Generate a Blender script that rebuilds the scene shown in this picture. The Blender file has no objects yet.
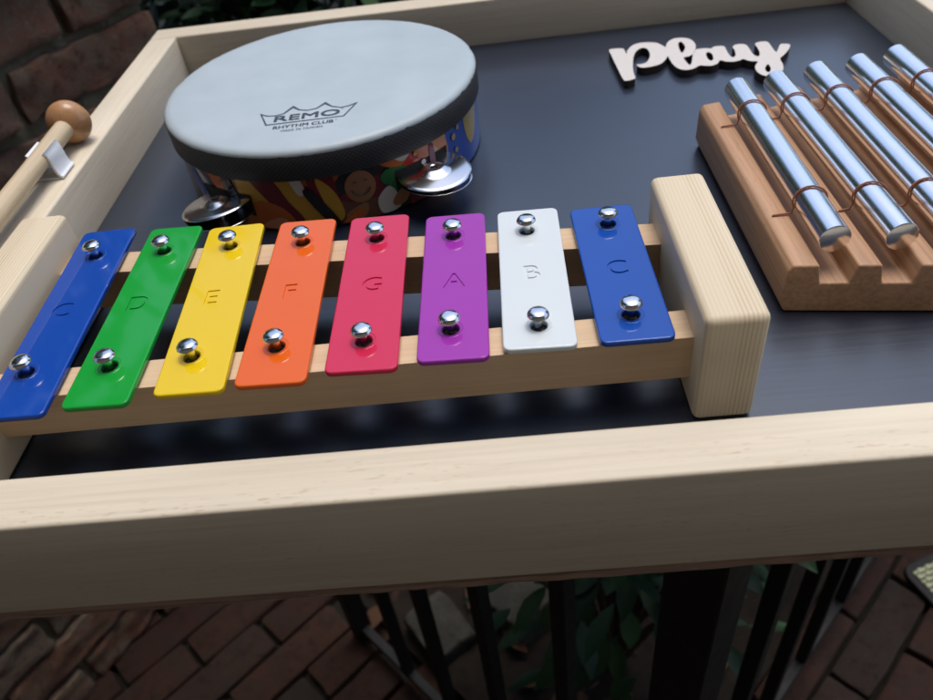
import bpy, bmesh, math, random
from mathutils import Vector, Matrix, noise
from math import sin, cos, pi, radians, hypot, atan2
random.seed(7)
S = bpy.context.scene
COL = S.collection

# ------------------------------------------------------------------ helpers
def tag(o, label=None, cat=None, group=None, kind=None):
    if label: o['label'] = label
    if cat: o['category'] = cat
    if group: o['group'] = group
    if kind: o['kind'] = kind
    return o

def empty(name, loc, label, cat, group=None, rz=0.0):
    o = bpy.data.objects.new(name, None); COL.objects.link(o)
    o.empty_display_size = .01
    o.location = loc; o.rotation_euler = (0, 0, rz)
    return tag(o, label, cat, group)

def link(name, me, mat, parent=None, loc=(0, 0, 0), rot=(0, 0, 0), smooth=None):
    o = bpy.data.objects.new(name, me); COL.objects.link(o)
    if mat is not None:
        me.materials.clear(); me.materials.append(mat)
    o.location = loc; o.rotation_euler = rot
    if parent: o.parent = parent
    if smooth is not None:
        me.polygons.foreach_set('use_smooth', [True] * len(me.polygons))
        if smooth < 179: me.set_sharp_from_angle(angle=radians(smooth))
        me.update()
    return o

def from_bm(bm, name='m'):
    bmesh.ops.recalc_face_normals(bm, faces=bm.faces)
    me = bpy.data.meshes.new(name); bm.to_mesh(me); bm.free(); return me

def bm_box(bm, x0, x1, y0, y1, z0, z1, M=None):
    m = Matrix.Translation(((x0+x1)/2, (y0+y1)/2, (z0+z1)/2)) @ Matrix.Diagonal((x1-x0, y1-y0, z1-z0, 1))
    if M is not None: m = M @ m
    return bmesh.ops.create_cube(bm, size=1, matrix=m)['verts']

def bevel_all(bm, r, seg=2, ang=30):
    es = [e for e in bm.edges if len(e.link_faces) == 2 and e.calc_face_angle(0) > radians(ang)]
    bmesh.ops.bevel(bm, geom=es, offset=r, segments=seg, profile=.5, affect='EDGES', clamp_overlap=True)

def box_obj(name, mat, parent, x0, x1, y0, y1, z0, z1, r=.001, seg=2, **k):
    bm = bmesh.new(); bm_box(bm, x0, x1, y0, y1, z0, z1)
    if r: bevel_all(bm, r, seg)
    return link(name, from_bm(bm), mat, parent, smooth=35, **k)

def prism(bm, pts, z0, z1):
    """closed outline (x,y) extruded between z0 and z1"""
    a = [bm.verts.new((x, y, z0)) for x, y in pts]; b = [bm.verts.new((x, y, z1)) for x, y in pts]
    n = len(pts); bm.faces.new(a[::-1]); bm.faces.new(b)
    for i in range(n): bm.faces.new((a[i], a[(i+1) % n], b[(i+1) % n], b[i]))

def lathe(bm, prof, n=48, M=None, caps=True):
    rings = []
    for r, z in prof:
        rings.append([bm.verts.new((M or Matrix()) @ Vector((r*cos(2*pi*i/n), r*sin(2*pi*i/n), z))) for i in range(n)] if r > 1e-7
                     else [bm.verts.new((M or Matrix()) @ Vector((0, 0, z)))])
    for a, b in zip(rings, rings[1:]):
        for i in range(n):
            j = (i+1) % n
            if len(a) == 1 and len(b) == 1: continue
            if len(a) == 1: bm.faces.new((a[0], b[j], b[i]))
            elif len(b) == 1: bm.faces.new((a[i], a[j], b[0]))
            else: bm.faces.new((a[i], a[j], b[j], b[i]))

def tube(bm, path, r, n=8, closed=False, rs=None):
    P = [Vector(p) for p in path]; m = len(P); rings = []
    up = Vector((0, 0, 1))
    for i, p in enumerate(P):
        a = P[i-1] if (i > 0 or closed) else p
        b = P[(i+1) % m] if (i < m-1 or closed) else p
        t = (b-a).normalized()
        s = t.cross(up)
        if s.length < 1e-3: s = t.cross(Vector((0, 1, 0)))
        s.normalize(); q = s.cross(t)
        rr = rs[i] if rs else r
        rings.append([bm.verts.new(p + s*cos(2*pi*k/n)*rr + q*sin(2*pi*k/n)*rr) for k in range(n)])
    for i in range(m if closed else m-1):
        A, B = rings[i], rings[(i+1) % m]
        for k in range(n): bm.faces.new((A[k], A[(k+1) % n], B[(k+1) % n], B[k]))
    if not closed:
        bm.faces.new(rings[0]); bm.faces.new(rings[-1][::-1])

def catmull(P, sub=5):
    out = []; n = len(P)
    for i in range(n):
        p0, p1, p2, p3 = P[i-1], P[i], P[(i+1) % n], P[(i+2) % n]
        for k in range(sub):
            t = k/sub
            out.append(tuple(.5*((2*p1[c]) + (-p0[c]+p2[c])*t + (2*p0[c]-5*p1[c]+4*p2[c]-p3[c])*t*t + (-p0[c]+3*p1[c]-3*p2[c]+p3[c])*t**3) for c in (0, 1)))
    return out

def curve_mesh(splines, extrude=0, bevel=0, bres=2, offset=0):
    cu = bpy.data.curves.new('c', 'CURVE'); cu.dimensions = '2D'; cu.fill_mode = 'BOTH'
    cu.extrude = extrude; cu.bevel_depth = bevel; cu.bevel_resolution = bres; cu.offset = offset
    for s in splines:
        sp = cu.splines.new('POLY'); sp.points.add(len(s)-1)
        for p, q in zip(sp.points, s): p.co = (q[0], q[1], 0, 1)
        sp.use_cyclic_u = True
    return eval_curve(cu)

def eval_curve(cu):
    o = bpy.data.objects.new('tmp', cu); COL.objects.link(o)
    dg = bpy.context.evaluated_depsgraph_get(); dg.update()
    me = bpy.data.meshes.new_from_object(o.evaluated_get(dg))
    bpy.data.objects.remove(o); return me

def text_mesh(s, height, width=None, extrude=.0001, offset=0, cx=True, shear=0):
    cu = bpy.data.curves.new('t', 'FONT'); cu.body = s; cu.size = 1; cu.extrude = 0; cu.shear = shear
    cu.offset = offset
    me = eval_curve(cu)
    xs = [v.co.x for v in me.vertices]; ys = [v.co.y for v in me.vertices]
    w0, h0 = max(xs)-min(xs), max(ys)-min(ys)
    sy = height/h0; sx = width/w0 if width else sy
    for v in me.vertices:
        v.co.x = (v.co.x - (min(xs)+max(xs))/2)*sx; v.co.y = (v.co.y - (min(ys)+max(ys))/2)*sy
    bm = bmesh.new(); bm.from_mesh(me)
    bmesh.ops.remove_doubles(bm, verts=bm.verts, dist=height*1e-4)
    if extrude:
        g = bmesh.ops.extrude_face_region(bm, geom=bm.faces[:])
        bmesh.ops.translate(bm, verts=[v for v in g['geom'] if isinstance(v, bmesh.types.BMVert)], vec=(0, 0, extrude))
    return from_bm(bm)

# ------------------------------------------------------------------ materials
def new_mat(name):
    m = bpy.data.materials.new(name); m.use_nodes = True
    nt = m.node_tree; return m, nt, nt.nodes['Principled BSDF']

def N(nt, t, **k):
    n = nt.nodes.new(t)
    for a, b in k.items():
        if a in n.inputs: n.inputs[a].default_value = b
        else: setattr(n, a, b)
    return n

def ramp(nt, fac, stops):
    r = nt.nodes.new('ShaderNodeValToRGB'); e = r.color_ramp.elements
    while len(e) < len(stops): e.new(.5)
    for el, (p, c) in zip(e, stops): el.position = p; el.color = (*c, 1) if len(c) == 3 else c
    nt.links.new(fac, r.inputs[0]); return r.outputs[0]

def mixc(nt, fac, a, b, mode='MIX'):
    m = nt.nodes.new('ShaderNodeMix'); m.data_type = 'RGBA'; m.blend_type = mode
    for i, v in ((0, fac), (6, a), (7, b)):
        if hasattr(v, 'is_linked') or isinstance(v, bpy.types.NodeSocket): nt.links.new(v, m.inputs[i])
        elif i == 0: m.inputs[0].default_value = v
        else: m.inputs[i].default_value = (*v, 1)
    return m.outputs[2]

def coords(nt, scale=(1, 1, 1), rot=(0, 0, 0), kind='Object'):
    t = nt.nodes.new('ShaderNodeTexCoord'); m = nt.nodes.new('ShaderNodeMapping')
    nt.links.new(t.outputs[kind], m.inputs[0]); m.inputs['Scale'].default_value = scale; m.inputs['Rotation'].default_value = rot
    return m.outputs[0]

def tex(nt, vec, scale, detail=3, rough=.5, dist=0):
    n = N(nt, 'ShaderNodeTexNoise', Scale=scale, Detail=detail, Roughness=rough, Distortion=dist)
    nt.links.new(vec, n.inputs['Vector']); return n.outputs[0]

def bump(nt, b, h, strength, dist=.001):
    n = N(nt, 'ShaderNodeBump', Strength=strength, Distance=dist)
    nt.links.new(h, n.inputs['Height']); nt.links.new(n.outputs[0], b.inputs['Normal'])

def plain(name, c, rough=.5, metal=0, coat=0, spec=.5, var=0, vscale=300):
    m, nt, b = new_mat(name)
    b.inputs['Base Color'].default_value = (*c, 1); b.inputs['Roughness'].default_value = rough
    b.inputs['Metallic'].default_value = metal; b.inputs['Coat Weight'].default_value = coat
    b.inputs['Coat Roughness'].default_value = .06; b.inputs['Specular IOR Level'].default_value = spec
    v = coords(nt)
    if var:
        f = tex(nt, v, vscale, 4)
        nt.links.new(mixc(nt, 1, c, ramp(nt, f, [(.3, (1-var,)*3), (.7, (1, 1, 1))]), 'MULTIPLY'), b.inputs['Base Color'])
    # faint wear in the gloss
    g = N(nt, 'ShaderNodeMapRange'); g.inputs[3].default_value = rough*.8; g.inputs[4].default_value = min(1, rough*1.25)
    nt.links.new(tex(nt, v, 70, 3), g.inputs[0]); nt.links.new(g.outputs[0], b.inputs['Roughness'])
    return m

def wood(name, light, dark, axis='x', ring=1.0, streak=.35, dash=.5, rough=.5, spec=.35, fine=1.0, dashc=None):
    """grain runs along the given axis"""
    m, nt, b = new_mat(name)
    ai = 'xyz'.index(axis)
    def sc(along, across): s = [across]*3; s[ai] = along; return tuple(s)
    c1 = coords(nt, sc(3, 60)); c2 = coords(nt, sc(14, 520)); c3 = coords(nt, sc(210, 1300)); c4 = coords(nt, sc(2.2, 9))
    broad = tex(nt, c1, ring, 3, .5, .8)
    col = mixc(nt, ramp(nt, broad, [(.35, (0, 0, 0)), (.68, (1, 1, 1))]), dark, light)
    col = mixc(nt, .5, col, light)
    st = ramp(nt, tex(nt, c2, fine, 3, .6), [(.3, (1-streak,)*3), (.62, (1, 1, 1))])
    col = mixc(nt, 1, col, st, 'MULTIPLY')
    tone = ramp(nt, tex(nt, c4, 2, 2), [(.3, (.86, .83, .8)), (.7, (1.03, 1.02, 1.0))])
    col = mixc(nt, 1, col, tone, 'MULTIPLY')
    if dash:
        d = ramp(nt, tex(nt, c3, .8, 1, .5), [(.63, (0, 0, 0)), (.74, (dash*.6,)*3)])
        gate = ramp(nt, tex(nt, coords(nt, sc(9, 60)), 1.2, 2), [(.46, (0, 0, 0)), (.60, (1, 1, 1))])
        col = mixc(nt, mixc(nt, 1, d, gate, 'MULTIPLY'), col, dashc or tuple(x*.45 for x in dark))
    nt.links.new(col, b.inputs['Base Color'])
    b.inputs['Roughness'].default_value = rough; b.inputs['Specular IOR Level'].default_value = spec
    bump(nt, b, tex(nt, c2, 1.3, 3), .25, .0004)
    return m

M = {}
PINE_L, PINE_D = (.80, .715, .56), (.72, .615, .44)
M['pine_x'] = wood('pine board grain x', PINE_L, PINE_D, 'x', dash=.75, streak=.10, dashc=(.42, .26, .13))
M['pine_y'] = wood('pine board grain y', PINE_L, PINE_D, 'y', dash=.5, streak=.10, dashc=(.42, .26, .13))
M['rail'] = wood('pine rail', (.74, .54, .34), (.62, .40, .23), 'x', dash=.1, streak=.12)
M['birch'] = wood('mallet stick wood', (.76, .62, .42), (.62, .46, .27), 'y', dash=.5, streak=.15, rough=.4)
M['chime_wood'] = wood('chime block wood', (.62, .375, .22), (.48, .26, .145), 'y', dash=.5, streak=.28, dashc=(.22, .09, .05))
M['chime_dark'] = M['chime_wood']

def block_mat():
    m, nt, b = new_mat('pine end block with fine growth lines')
    v = coords(nt, (1, .03, .03)); dz = coords(nt)
    n = nt.nodes.new('ShaderNodeTexWave'); n.wave_type = 'BANDS'; n.bands_direction = 'X'; n.wave_profile = 'SAW'
    n.inputs['Scale'].default_value = 190; n.inputs['Distortion'].default_value = 1.6; n.inputs['Detail'].default_value = 2; n.inputs['Detail Scale'].default_value = .4
    nt.links.new(v, n.inputs[0])
    br = tex(nt, coords(nt, (60, 2, 3)), 1.5, 2)
    ln = ramp(nt, n.outputs[1], [(.0, (.50, .345, .19)), (.5, (.72, .60, .41)), (.9, (.76, .645, .46))])
    col = mixc(nt, ramp(nt, br, [(.4, (.25,)*3), (.65, (1,)*3)]), (.76, .645, .46), ln)
    nt.links.new(col, b.inputs['Base Color']); b.inputs['Roughness'].default_value = .55; b.inputs['Specular IOR Level'].default_value = .3
    bump(nt, b, tex(nt, coords(nt, (600, 30, 30)), 1, 2), .25, .0004)
    return m
M['block'] = block_mat()

def floor_mat():
    m, nt, b = new_mat('black painted plywood')
    v = coords(nt, (10, 420, 420))
    g = tex(nt, v, 1, 3, .6)
    basec = ramp(nt, tex(nt, coords(nt), 9, 3), [(.3, (.007, .014, .029)), (.7, (.010, .020, .040))])
    dust = ramp(nt, tex(nt, coords(nt), 1100, 2, .6), [(.73, (0,)*3), (.79, (.5,)*3)])
    film = ramp(nt, tex(nt, coords(nt), 14, 5, .7), [(.5, (0,)*3), (.85, (.05,)*3)])
    basec = mixc(nt, film, mixc(nt, dust, basec, (.16, .16, .15)), (.12, .12, .12))
    nt.links.new(basec, b.inputs['Base Color'])
    nt.links.new(ramp(nt, g, [(.2, (.27,)*3), (.8, (.36,)*3)]), b.inputs['Roughness'])
    b.inputs['Specular IOR Level'].default_value = .8; b.inputs['Coat Weight'].default_value = .5; b.inputs['Coat Roughness'].default_value = .28; b.inputs['Coat IOR'].default_value = 1.6
    bump(nt, b, ramp(nt, g, [(.3, (0,)*3), (.75, (1,)*3)]), .05, .0004)
    return m
M['floor'] = floor_mat()
M['ply_edge'] = wood('plywood edge', (.50, .33, .24), (.32, .20, .14), 'x', dash=.95, streak=.5, rough=.8, dashc=(.6, .42, .32))
M['chrome'] = plain('chrome', (.82, .82, .84), .12, 1)
M['nail'] = plain('nickel nail', (.80, .79, .78), .13, 1)
M['tube'] = plain('polished aluminium', (.93, .93, .93), .20, 1)
M['tube_in'] = plain('dull tube inside', (.25, .22, .2), .5, 1)
M['jingle'] = plain('nickel jingle', (.72, .72, .72), .16, 1)
M['black_metal'] = plain('black powder coated metal', (.009, .009, .009), .6, spec=.3)
M['cord'] = plain('brown cord', (.46, .18, .10), .7, var=.4, vscale=900)
M['clip'] = plain('white plastic clip', (.82, .84, .86), .35)
M['ball'] = wood('mallet ball wood', (.60, .33, .16), (.47, .23, .10), 'y', dash=.3, streak=.15, rough=.22, spec=.5)
M['felt'] = plain('grey felt', (.05, .045, .04), .9)
M['sign_face'] = plain('pale painted wood', (.68, .63, .58), .6, var=.05)
M['sign_edge'] = plain('laser burnt and shaded edge', (.035, .022, .016), .7)  # dark brown carries both the burn and the shadow on the letter sides
BAR = [((.006, .062, .36), 'blue'), ((.008, .33, .035), 'green'), ((.80, .55, .004), 'yellow'), ((.78, .125, .008), 'orange'),
       ((.62, .020, .075), 'red'), ((.34, .030, .38), 'purple'), ((.68, .73, .73), 'white'), ((.005, .070, .38), 'blue')]

def head_mat():
    m, nt, b = new_mat('grey drum skin')
    f = tex(nt, coords(nt), 30, 4); f2 = tex(nt, coords(nt), 900, 2)
    nt.links.new(ramp(nt, f, [(.25, (.42, .49, .52)), (.75, (.49, .56, .59))]), b.inputs['Base Color'])
    b.inputs['Roughness'].default_value = .42; b.inputs['Specular IOR Level'].default_value = .4
    bump(nt, b, f2, .08, .0004); return m
M['head'] = head_mat()
def band_mat():
    m, nt, b = new_mat('black woven band')
    t = nt.nodes.new('ShaderNodeTexCoord'); s = nt.nodes.new('ShaderNodeSeparateXYZ'); nt.links.new(t.outputs['Object'], s.inputs[0])
    at_ = N(nt, 'ShaderNodeMath', operation='ARCTAN2'); nt.links.new(s.outputs[1], at_.inputs[0]); nt.links.new(s.outputs[0], at_.inputs[1])
    c = nt.nodes.new('ShaderNodeCombineXYZ')
    a2 = N(nt, 'ShaderNodeMath', operation='MULTIPLY'); a2.inputs[1].default_value = 70; nt.links.new(at_.outputs[0], a2.inputs[0])
    z2 = N(nt, 'ShaderNodeMath', operation='MULTIPLY'); z2.inputs[1].default_value = 800; nt.links.new(s.outputs[2], z2.inputs[0])
    nt.links.new(a2.outputs[0], c.inputs[0]); nt.links.new(z2.outputs[0], c.inputs[1])
    ch = N(nt, 'ShaderNodeTexChecker', Scale=1.0); nt.links.new(c.outputs[0], ch.inputs[0])
    nt.links.new(mixc(nt, ch.outputs[1], (.010, .010, .012), (.035, .035, .04)), b.inputs['Base Color'])
    b.inputs['Roughness'].default_value = .6; bump(nt, b, ch.outputs[1], .6, .0006); return m
M['band'] = band_mat()

def brick_mat(name, cols, moss=(.16, .15, .10), rough=.9, dirt=.5):
    m, nt, b = new_mat(name)
    a = nt.nodes.new('ShaderNodeAttribute'); a.attribute_name = 'tone'
    base = ramp(nt, a.outputs['Fac'], [(i/(len(cols)-1), c) for i, c in enumerate(cols)])
    v = coords(nt)
    col = mixc(nt, ramp(nt, tex(nt, v, 28, 5, .65), [(.42, (0,)*3), (.66, (dirt,)*3)]), base, moss)
    col = mixc(nt, ramp(nt, tex(nt, v, 55, 4, .6), [(.52, (0,)*3), (.70, (.7,)*3)]), col, tuple(x*.35 for x in cols[0]))
    col = mixc(nt, ramp(nt, tex(nt, v, 95, 5, .7), [(.60, (0,)*3), (.72, (.6,)*3)]), col, tuple(x*1.9 for x in cols[-1]))
    nt.links.new(col, b.inputs['Base Color']); b.inputs['Roughness'].default_value = rough; b.inputs['Specular IOR Level'].default_value = .3
    bump(nt, b, tex(nt, v, 190, 8, .8), 1.0, .005); return m
M['wall_brick'] = brick_mat('old red brick', [(.21, .095, .06), (.26, .13, .085), (.20, .15, .11)], moss=(.20, .165, .115), dirt=.85)
M['mortar'] = brick_mat('weathered mortar', [(.26, .22, .15), (.32, .27, .19)], moss=(.12, .105, .06))
M['paver'] = brick_mat('worn brick paver darkened for shade', [(.045, .018, .011), (.055, .024, .015), (.030, .023, .018)], moss=(.022, .022, .018), rough=.75)  # tones darkened so the colour carries the shade over the low ground
M['soil'] = brick_mat('dark soil and litter', [(.018, .012, .008), (.026, .018, .012)], moss=(.035, .025, .018))
M['joint_sand'] = brick_mat('joint sand', [(.018, .017, .012), (.025, .023, .016)], moss=(.014, .02, .01))
M['stone'] = brick_mat('grey stone', [(.05, .047, .04), (.07, .064, .055)], moss=(.12, .12, .09))
M['litter'] = brick_mat('dead leaf', [(.08, .035, .018), (.15, .085, .045), (.1, .065, .045)], moss=(.1, .05, .03))
def leaf_mat(name, a_, b_, rough=.5):
    m, nt, b = new_mat(name)
    a = nt.nodes.new('ShaderNodeAttribute'); a.attribute_name = 'tone'
    nt.links.new(ramp(nt, a.outputs['Fac'], [(0, a_), (1, b_)]), b.inputs['Base Color'])
    b.inputs['Roughness'].default_value = rough; b.inputs['Specular IOR Level'].default_value = .3
    bump(nt, b, tex(nt, coords(nt), 60, 3), .3, .003); return m
M['leaf'] = leaf_mat('laurel leaf', (.008, .028, .010), (.035, .085, .028))
M['leaf_bright'] = leaf_mat('fresh leaf', (.03, .12, .02), (.08, .24, .04))
M['bark'] = plain('bark', (.07, .05, .035), .9, var=.5, vscale=60)
M['house'] = brick_mat('light bouncing wall brick', [(.62, .46, .33), (.68, .51, .37)], moss=(.55, .42, .31))  # lightened and warmed so the added wall bounces light forward

# ------------------------------------------------------------------ tray
T = .0228; H = .0351; ZB = -.0195; XR = .5458; YB = .4836
tray = empty('wooden_tray', (0, 0, ZB-.005), 'shallow pale pine tray with a black floor holding the instruments, on a railing', 'tray')
def in_tray(o): o.location = (0, 0, -(ZB-.005)); return o
def board(x0, x1, y0, y1, mat):
    o = box_obj('rim_board', mat, tray, x0, x1, y0, y1, ZB, H, .0014, 3); in_tray(o); return o
board(-T, XR+T, 0, T, M['pine_x'])
board(-T, XR+T, T+YB-.0228, YB+.0228, M['pine_x'])
board(-T, 0, T+.0001, YB-.0001, M['pine_y'])
board(XR, XR+T, T+.0001, YB-.0001, M['pine_y'])
in_tray(box_obj('floor_panel', M['floor'], tray, .0002, XR-.0002, T+.0002, YB-.0002, ZB+.0005, 0, 0))
# rough plywood underside sheet with a chipped edge
bm = bmesh.new(); n = 160; vs = []
x0, x1, y0, y1 = -T+.0008, XR+T-.0008, .0008, YB+T-.0008
ring = [(x0+(x1-x0)*i/n, y0) for i in range(n)] + [(x1, y0+(y1-y0)*i/30) for i in range(30)] + [(x1-(x1-x0)*i/30, y1) for i in range(30)] + [(x0, y1-(y1-y0)*i/30) for i in range(30)]
def jig(p, z): k = noise.noise(Vector((p[0]*90, p[1]*90, z*400)))*.0007; return (p[0], p[1]+k+.0004)
levels = [ZB-.0002, ZB-.0020, ZB-.004, ZB-.0062]
rr = [[bm.verts.new((*jig(p, z), z)) for p in ring] for z in levels]
for A, B in zip(rr, rr[1:]):
    for i in range(len(ring)): j = (i+1) % len(ring); bm.faces.new((A[i], A[j], B[j], B[i]))
bm.faces.new(rr[0]); bm.faces.new(rr[-1])
in_tray(link('bottom_sheet', from_bm(bm), M['ply_edge'], tray))

# ------------------------------------------------------------------ xylophone
xyl = empty('toy_xylophone', (.19, .11, 0), 'wooden toy xylophone with eight bright coloured metal bars, in the tray behind its front board', 'xylophone')
OX = (-.19, -.11, 0)
def xp(o): o.location = (o.location[0]+OX[0], o.location[1]+OX[1], o.location[2]); return o
def end_block(x0, x1, y0, y1, z1, skew=0):
    bm = bmesh.new(); v = bm_box(bm, x0, x1, y0, y1, 0.0003, z1); bevel_all(bm, .0032, 4)
    o = link('end_block', from_bm(bm), M['block'], xyl, smooth=40); return xp(o)
end_block(.3220, .3460, .0525, .1562, .0540)
end_block(.0095, .0335, .0440, .1795, .0540)
def rail(pts, z0, z1):
    bm = bmesh.new(); prism(bm, pts, z0, z1); bevel_all(bm, .0009, 2)
    return xp(link('rail', from_bm(bm), M['rail'], xyl, smooth=35))
rail([(.033, .0632), (.3225, .0636), (.3225, .0800), (.033, .0795)], .0150, .0365)
rail([(.033, .1500), (.3225, .1262), (.3225, .1430), (.033, .1668)], .0150, .0365)

bars = [[(.0363, .1813), (.0640, .1815), (.0680, .0489), (.0410, .0493)], [(.0734, .1780), (.1007, .1767), (.1012, .0509), (.0738, .0515)],
        [(.1052, .1728), (.1334, .1732), (.1390, .0535), (.1104, .0540)], [(.1421, .1715), (.1706, .1703), (.1715, .0543), (.1426, .0551)],
        [(.1784, .1685), (.2074, .1675), (.2072, .0570), (.1781, .0582)], [(.2159, .1628), (.2445, .1618), (.2430, .0586), (.2144, .0596)],
        [(.2505, .1606), (.2792, .1598), (.2772, .0608), (.2483, .0620)], [(.2848, .1564), (.3138, .1564), (.3146, .0605), (.2857, .0608)]]
pins_f = [(.0502, .1591), (.0858, .1572), (.1197, .1555), (.1562, .1524), (.1925, .1493), (.2292, .1451), (.2635, .1430), (.3008, .1420)]
pins_n = [(.0503, .0757), (.0865, .0746), (.1209, .0760), (.1563, .0772), (.1925, .0758), (.2279, .0781), (.2632, .0754), (.2998, .0768)]
lets = 'CDEFGABC'
lpos = [(.0498, .1159), (.0857, .1156), (.1202, .1147), (.1561, .1135), (.1931, .1128), (.2294, .1099), (.2634, .1102), (.2995, .1079)]
ZT = .0402; TH = .0026
def rounded(q, r=.0032, n=6):
    out = []
    for i in range(4):
        p, a, b = Vector(q[i]), Vector(q[i-1]), Vector(q[(i+1) % 4])
        da, db = (a-p).normalized(), (b-p).normalized()
        s, e = p+da*r, p+db*r; c = p+(da+db)*r
        a0 = atan2(*(s-c).yx); a1 = atan2(*(e-c).yx); d = (a1-a0+pi) % (2*pi)-pi
        out += [(c.x+r*cos(a0+d*k/n), c.y+r*sin(a0+d*k/n)) for k in range(n+1)]
    return out
def letter_obj(ch, c, ang):
    me = text_mesh(ch, .0098, extrude=.002, offset=0 if ch == 'B' else .007)
    o = bpy.data.objects.new('cut', me); COL.objects.link(o)
    o.location = (c[0], c[1], ZT-.0005); o.rotation_euler = (0, 0, ang); return o
def make_pin():
    bm = bmesh.new()
    lathe(bm, [(0, -.0095), (.0016, -.0095), (.0017, -.0003), (.0024, -.0001), (.0042, .0001), (.0045, .0005), (.0043, .0012), (.0035, .0021), (.0022, .0025), (.001, .0026), (0, .00265)], 32)
    return from_bm(bm)
pin_me = make_pin()
def hole(c, r, n=22): return [(c[0]+r*cos(2*pi*k/n), c[1]+r*sin(2*pi*k/n)) for k in range(n)]
BM_ = []
for c, n_ in BAR:
    m, nt, b = new_mat(n_+' enamel')
    b.inputs['Base Color'].default_value = (*c, 1); b.inputs['Roughness'].default_value = .33
    b.inputs['Coat Weight'].default_value = .7; b.inputs['Coat Roughness'].default_value = .05; b.inputs['Specular IOR Level'].default_value = .15
    bump(nt, b, tex(nt, coords(nt), 260, 2), .05, .0004)
    BM_.append(m)
labels = ['blue bar stamped C at the long end', 'green bar stamped D', 'yellow bar stamped E', 'orange bar stamped F', 'pinkish red bar stamped G', 'purple bar stamped A', 'white bar stamped B', 'shorter blue bar stamped C']
for i in range(8):
    q = bars[i]; ang = atan2(q[1][1]-q[0][1], q[1][0]-q[0][0])*.5 + .5*(atan2(q[2][1]-q[3][1], q[2][0]-q[3][0]))
    ax = Vector(pins_f[i])-Vector(pins_n[i]); up = ax.normalized()
    cen = Vector([sum(p[k] for p in q)/4 for k in (0, 1)])
    hn = Vector(pins_n[i])-up*.0006; hf = Vector(pins_f[i])-up*.0006
    # holes sit under the nail heads
    bv = .0007
    me = curve_mesh([rounded(q), hole(hf, .0034), hole(hn, .0034)], TH/2-bv, bv, 3, -bv)
    for v in me.vertices: v.co.z += ZT-TH/2
    o = link('tone_bar', me, BM_[i])
    cu = letter_obj(lets[i], lpos[i], atan2(up.y, up.x)-pi/2)
    md = o.modifiers.new('b', 'BOOLEAN'); md.operation = 'DIFFERENCE'; md.object = cu; md.solver = 'EXACT'
    bmx = bmesh.new(); bmx.from_mesh(me); bmesh.ops.remove_doubles(bmx, verts=bmx.verts, dist=1e-6); bmesh.ops.recalc_face_normals(bmx, faces=bmx.faces); bmx.to_mesh(me); bmx.free()
    dg = bpy.context.evaluated_depsgraph_get(); dg.update()
    me2 = bpy.data.meshes.new_from_object(o.evaluated_get(dg)); o.modifiers.clear(); bpy.data.objects.remove(cu)
    o.data = me2; me2.materials.clear(); me2.materials.append(BM_[i])
    me2.set_sharp_from_angle(angle=radians(14)); me2.polygons.foreach_set('use_smooth', [abs(p.normal.z) < .97 for p in me2.polygons])
    o['label'] = labels[i]; o.parent = xyl; xp(o)
    for p in (pins_f[i], pins_n[i]):
        k = random.uniform(-.04, .04)
        xp(link('nail', pin_me, M['nail'], xyl, (p[0], p[1], ZT+.0046), (k, random.uniform(-.05, .05), 0), smooth=50))
        bm = bmesh.new(); lathe(bm, [(.0049, -.00003), (.0051, .00013), (.0053, .00013), (.0055, -.00003)], 40)
        xp(link('hole_rim', from_bm(bm), BM_[i], xyl, (p[0]+up.x*-.0006, p[1]+up.y*-.0006, ZT), smooth=60))
        bm = bmesh.new(); lathe(bm, [(.0019, 0), (.0048, 0), (.0048, .0009), (.0019, .0009), (.0019, 0)], 24)
        xp(link('washer', from_bm(bm), M['felt'], xyl, (p[0], p[1], .0366), smooth=40))

# ------------------------------------------------------------------ drum
DX, DY, RD = .1452, .3238, .0985
drum = empty('hand_drum', (DX, DY, 0), 'round hand drum with a pale grey skin and metal jingles behind the xylophone', 'drum')
bm = bmesh.new(); lathe(bm, [(.0925, .0004), (RD-.0015, .0004), (RD-.0005, .0010), (RD-.0005, .036), (.0925, .036), (.0925, .0004)], 128)
def shell_mat():
    m, nt, b = new_mat('printed drum shell'); v = coords(nt)
    vo = N(nt, 'ShaderNodeTexVoronoi', Scale=38.0); nt.links.new(v, vo.inputs['Vector'])
    s = nt.nodes.new('ShaderNodeSeparateColor'); nt.links.new(vo.outputs['Color'], s.inputs[0])
    c = ramp(nt, s.outputs[0], [(0, (.02, .015, .012)), (.3, (.16, .012, .015)), (.5, (.30, .09, .015)), (.68, (.42, .10, .02)), (.82, (.07, .03, .02)), (1, (.02, .06, .22))])
    nt.nodes[c.node.name].color_ramp.interpolation = 'CONSTANT'
    nt.links.new(c, b.inputs['Base Color']); b.inputs['Roughness'].default_value = .22; b.inputs['Coat Weight'].default_value = .5; return m
link('shell', from_bm(bm), shell_mat(), drum, smooth=40)
art_root = None
def decal(pts, lvl, mat, name='painted_shape'):
    """pts: (degrees from straight front, mm height)"""
    me0 = curve_mesh([catmull([(a*1.72, z) for a, z in pts], 5)])
    bm = bmesh.new(); bm.from_mesh(me0)
    bmesh.ops.remove_doubles(bm, verts=bm.verts, dist=1e-4)
    for _ in range(5):
        es = [e for e in bm.edges if abs(e.verts[0].co.x-e.verts[1].co.x) > 2.5]
        if es: bmesh.ops.subdivide_edges(bm, edges=es, cuts=1); bmesh.ops.triangulate(bm, faces=[f for f in bm.faces if len(f.verts) > 3])
    r = RD - .00045 + .00003*lvl
    for v in bm.verts:
        a = v.co.x/1.72; th = radians(a-90)
        v.co = (r*cos(th), r*sin(th), max(.0012, min(.0355, v.co.y/1000)))
    return bm
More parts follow.
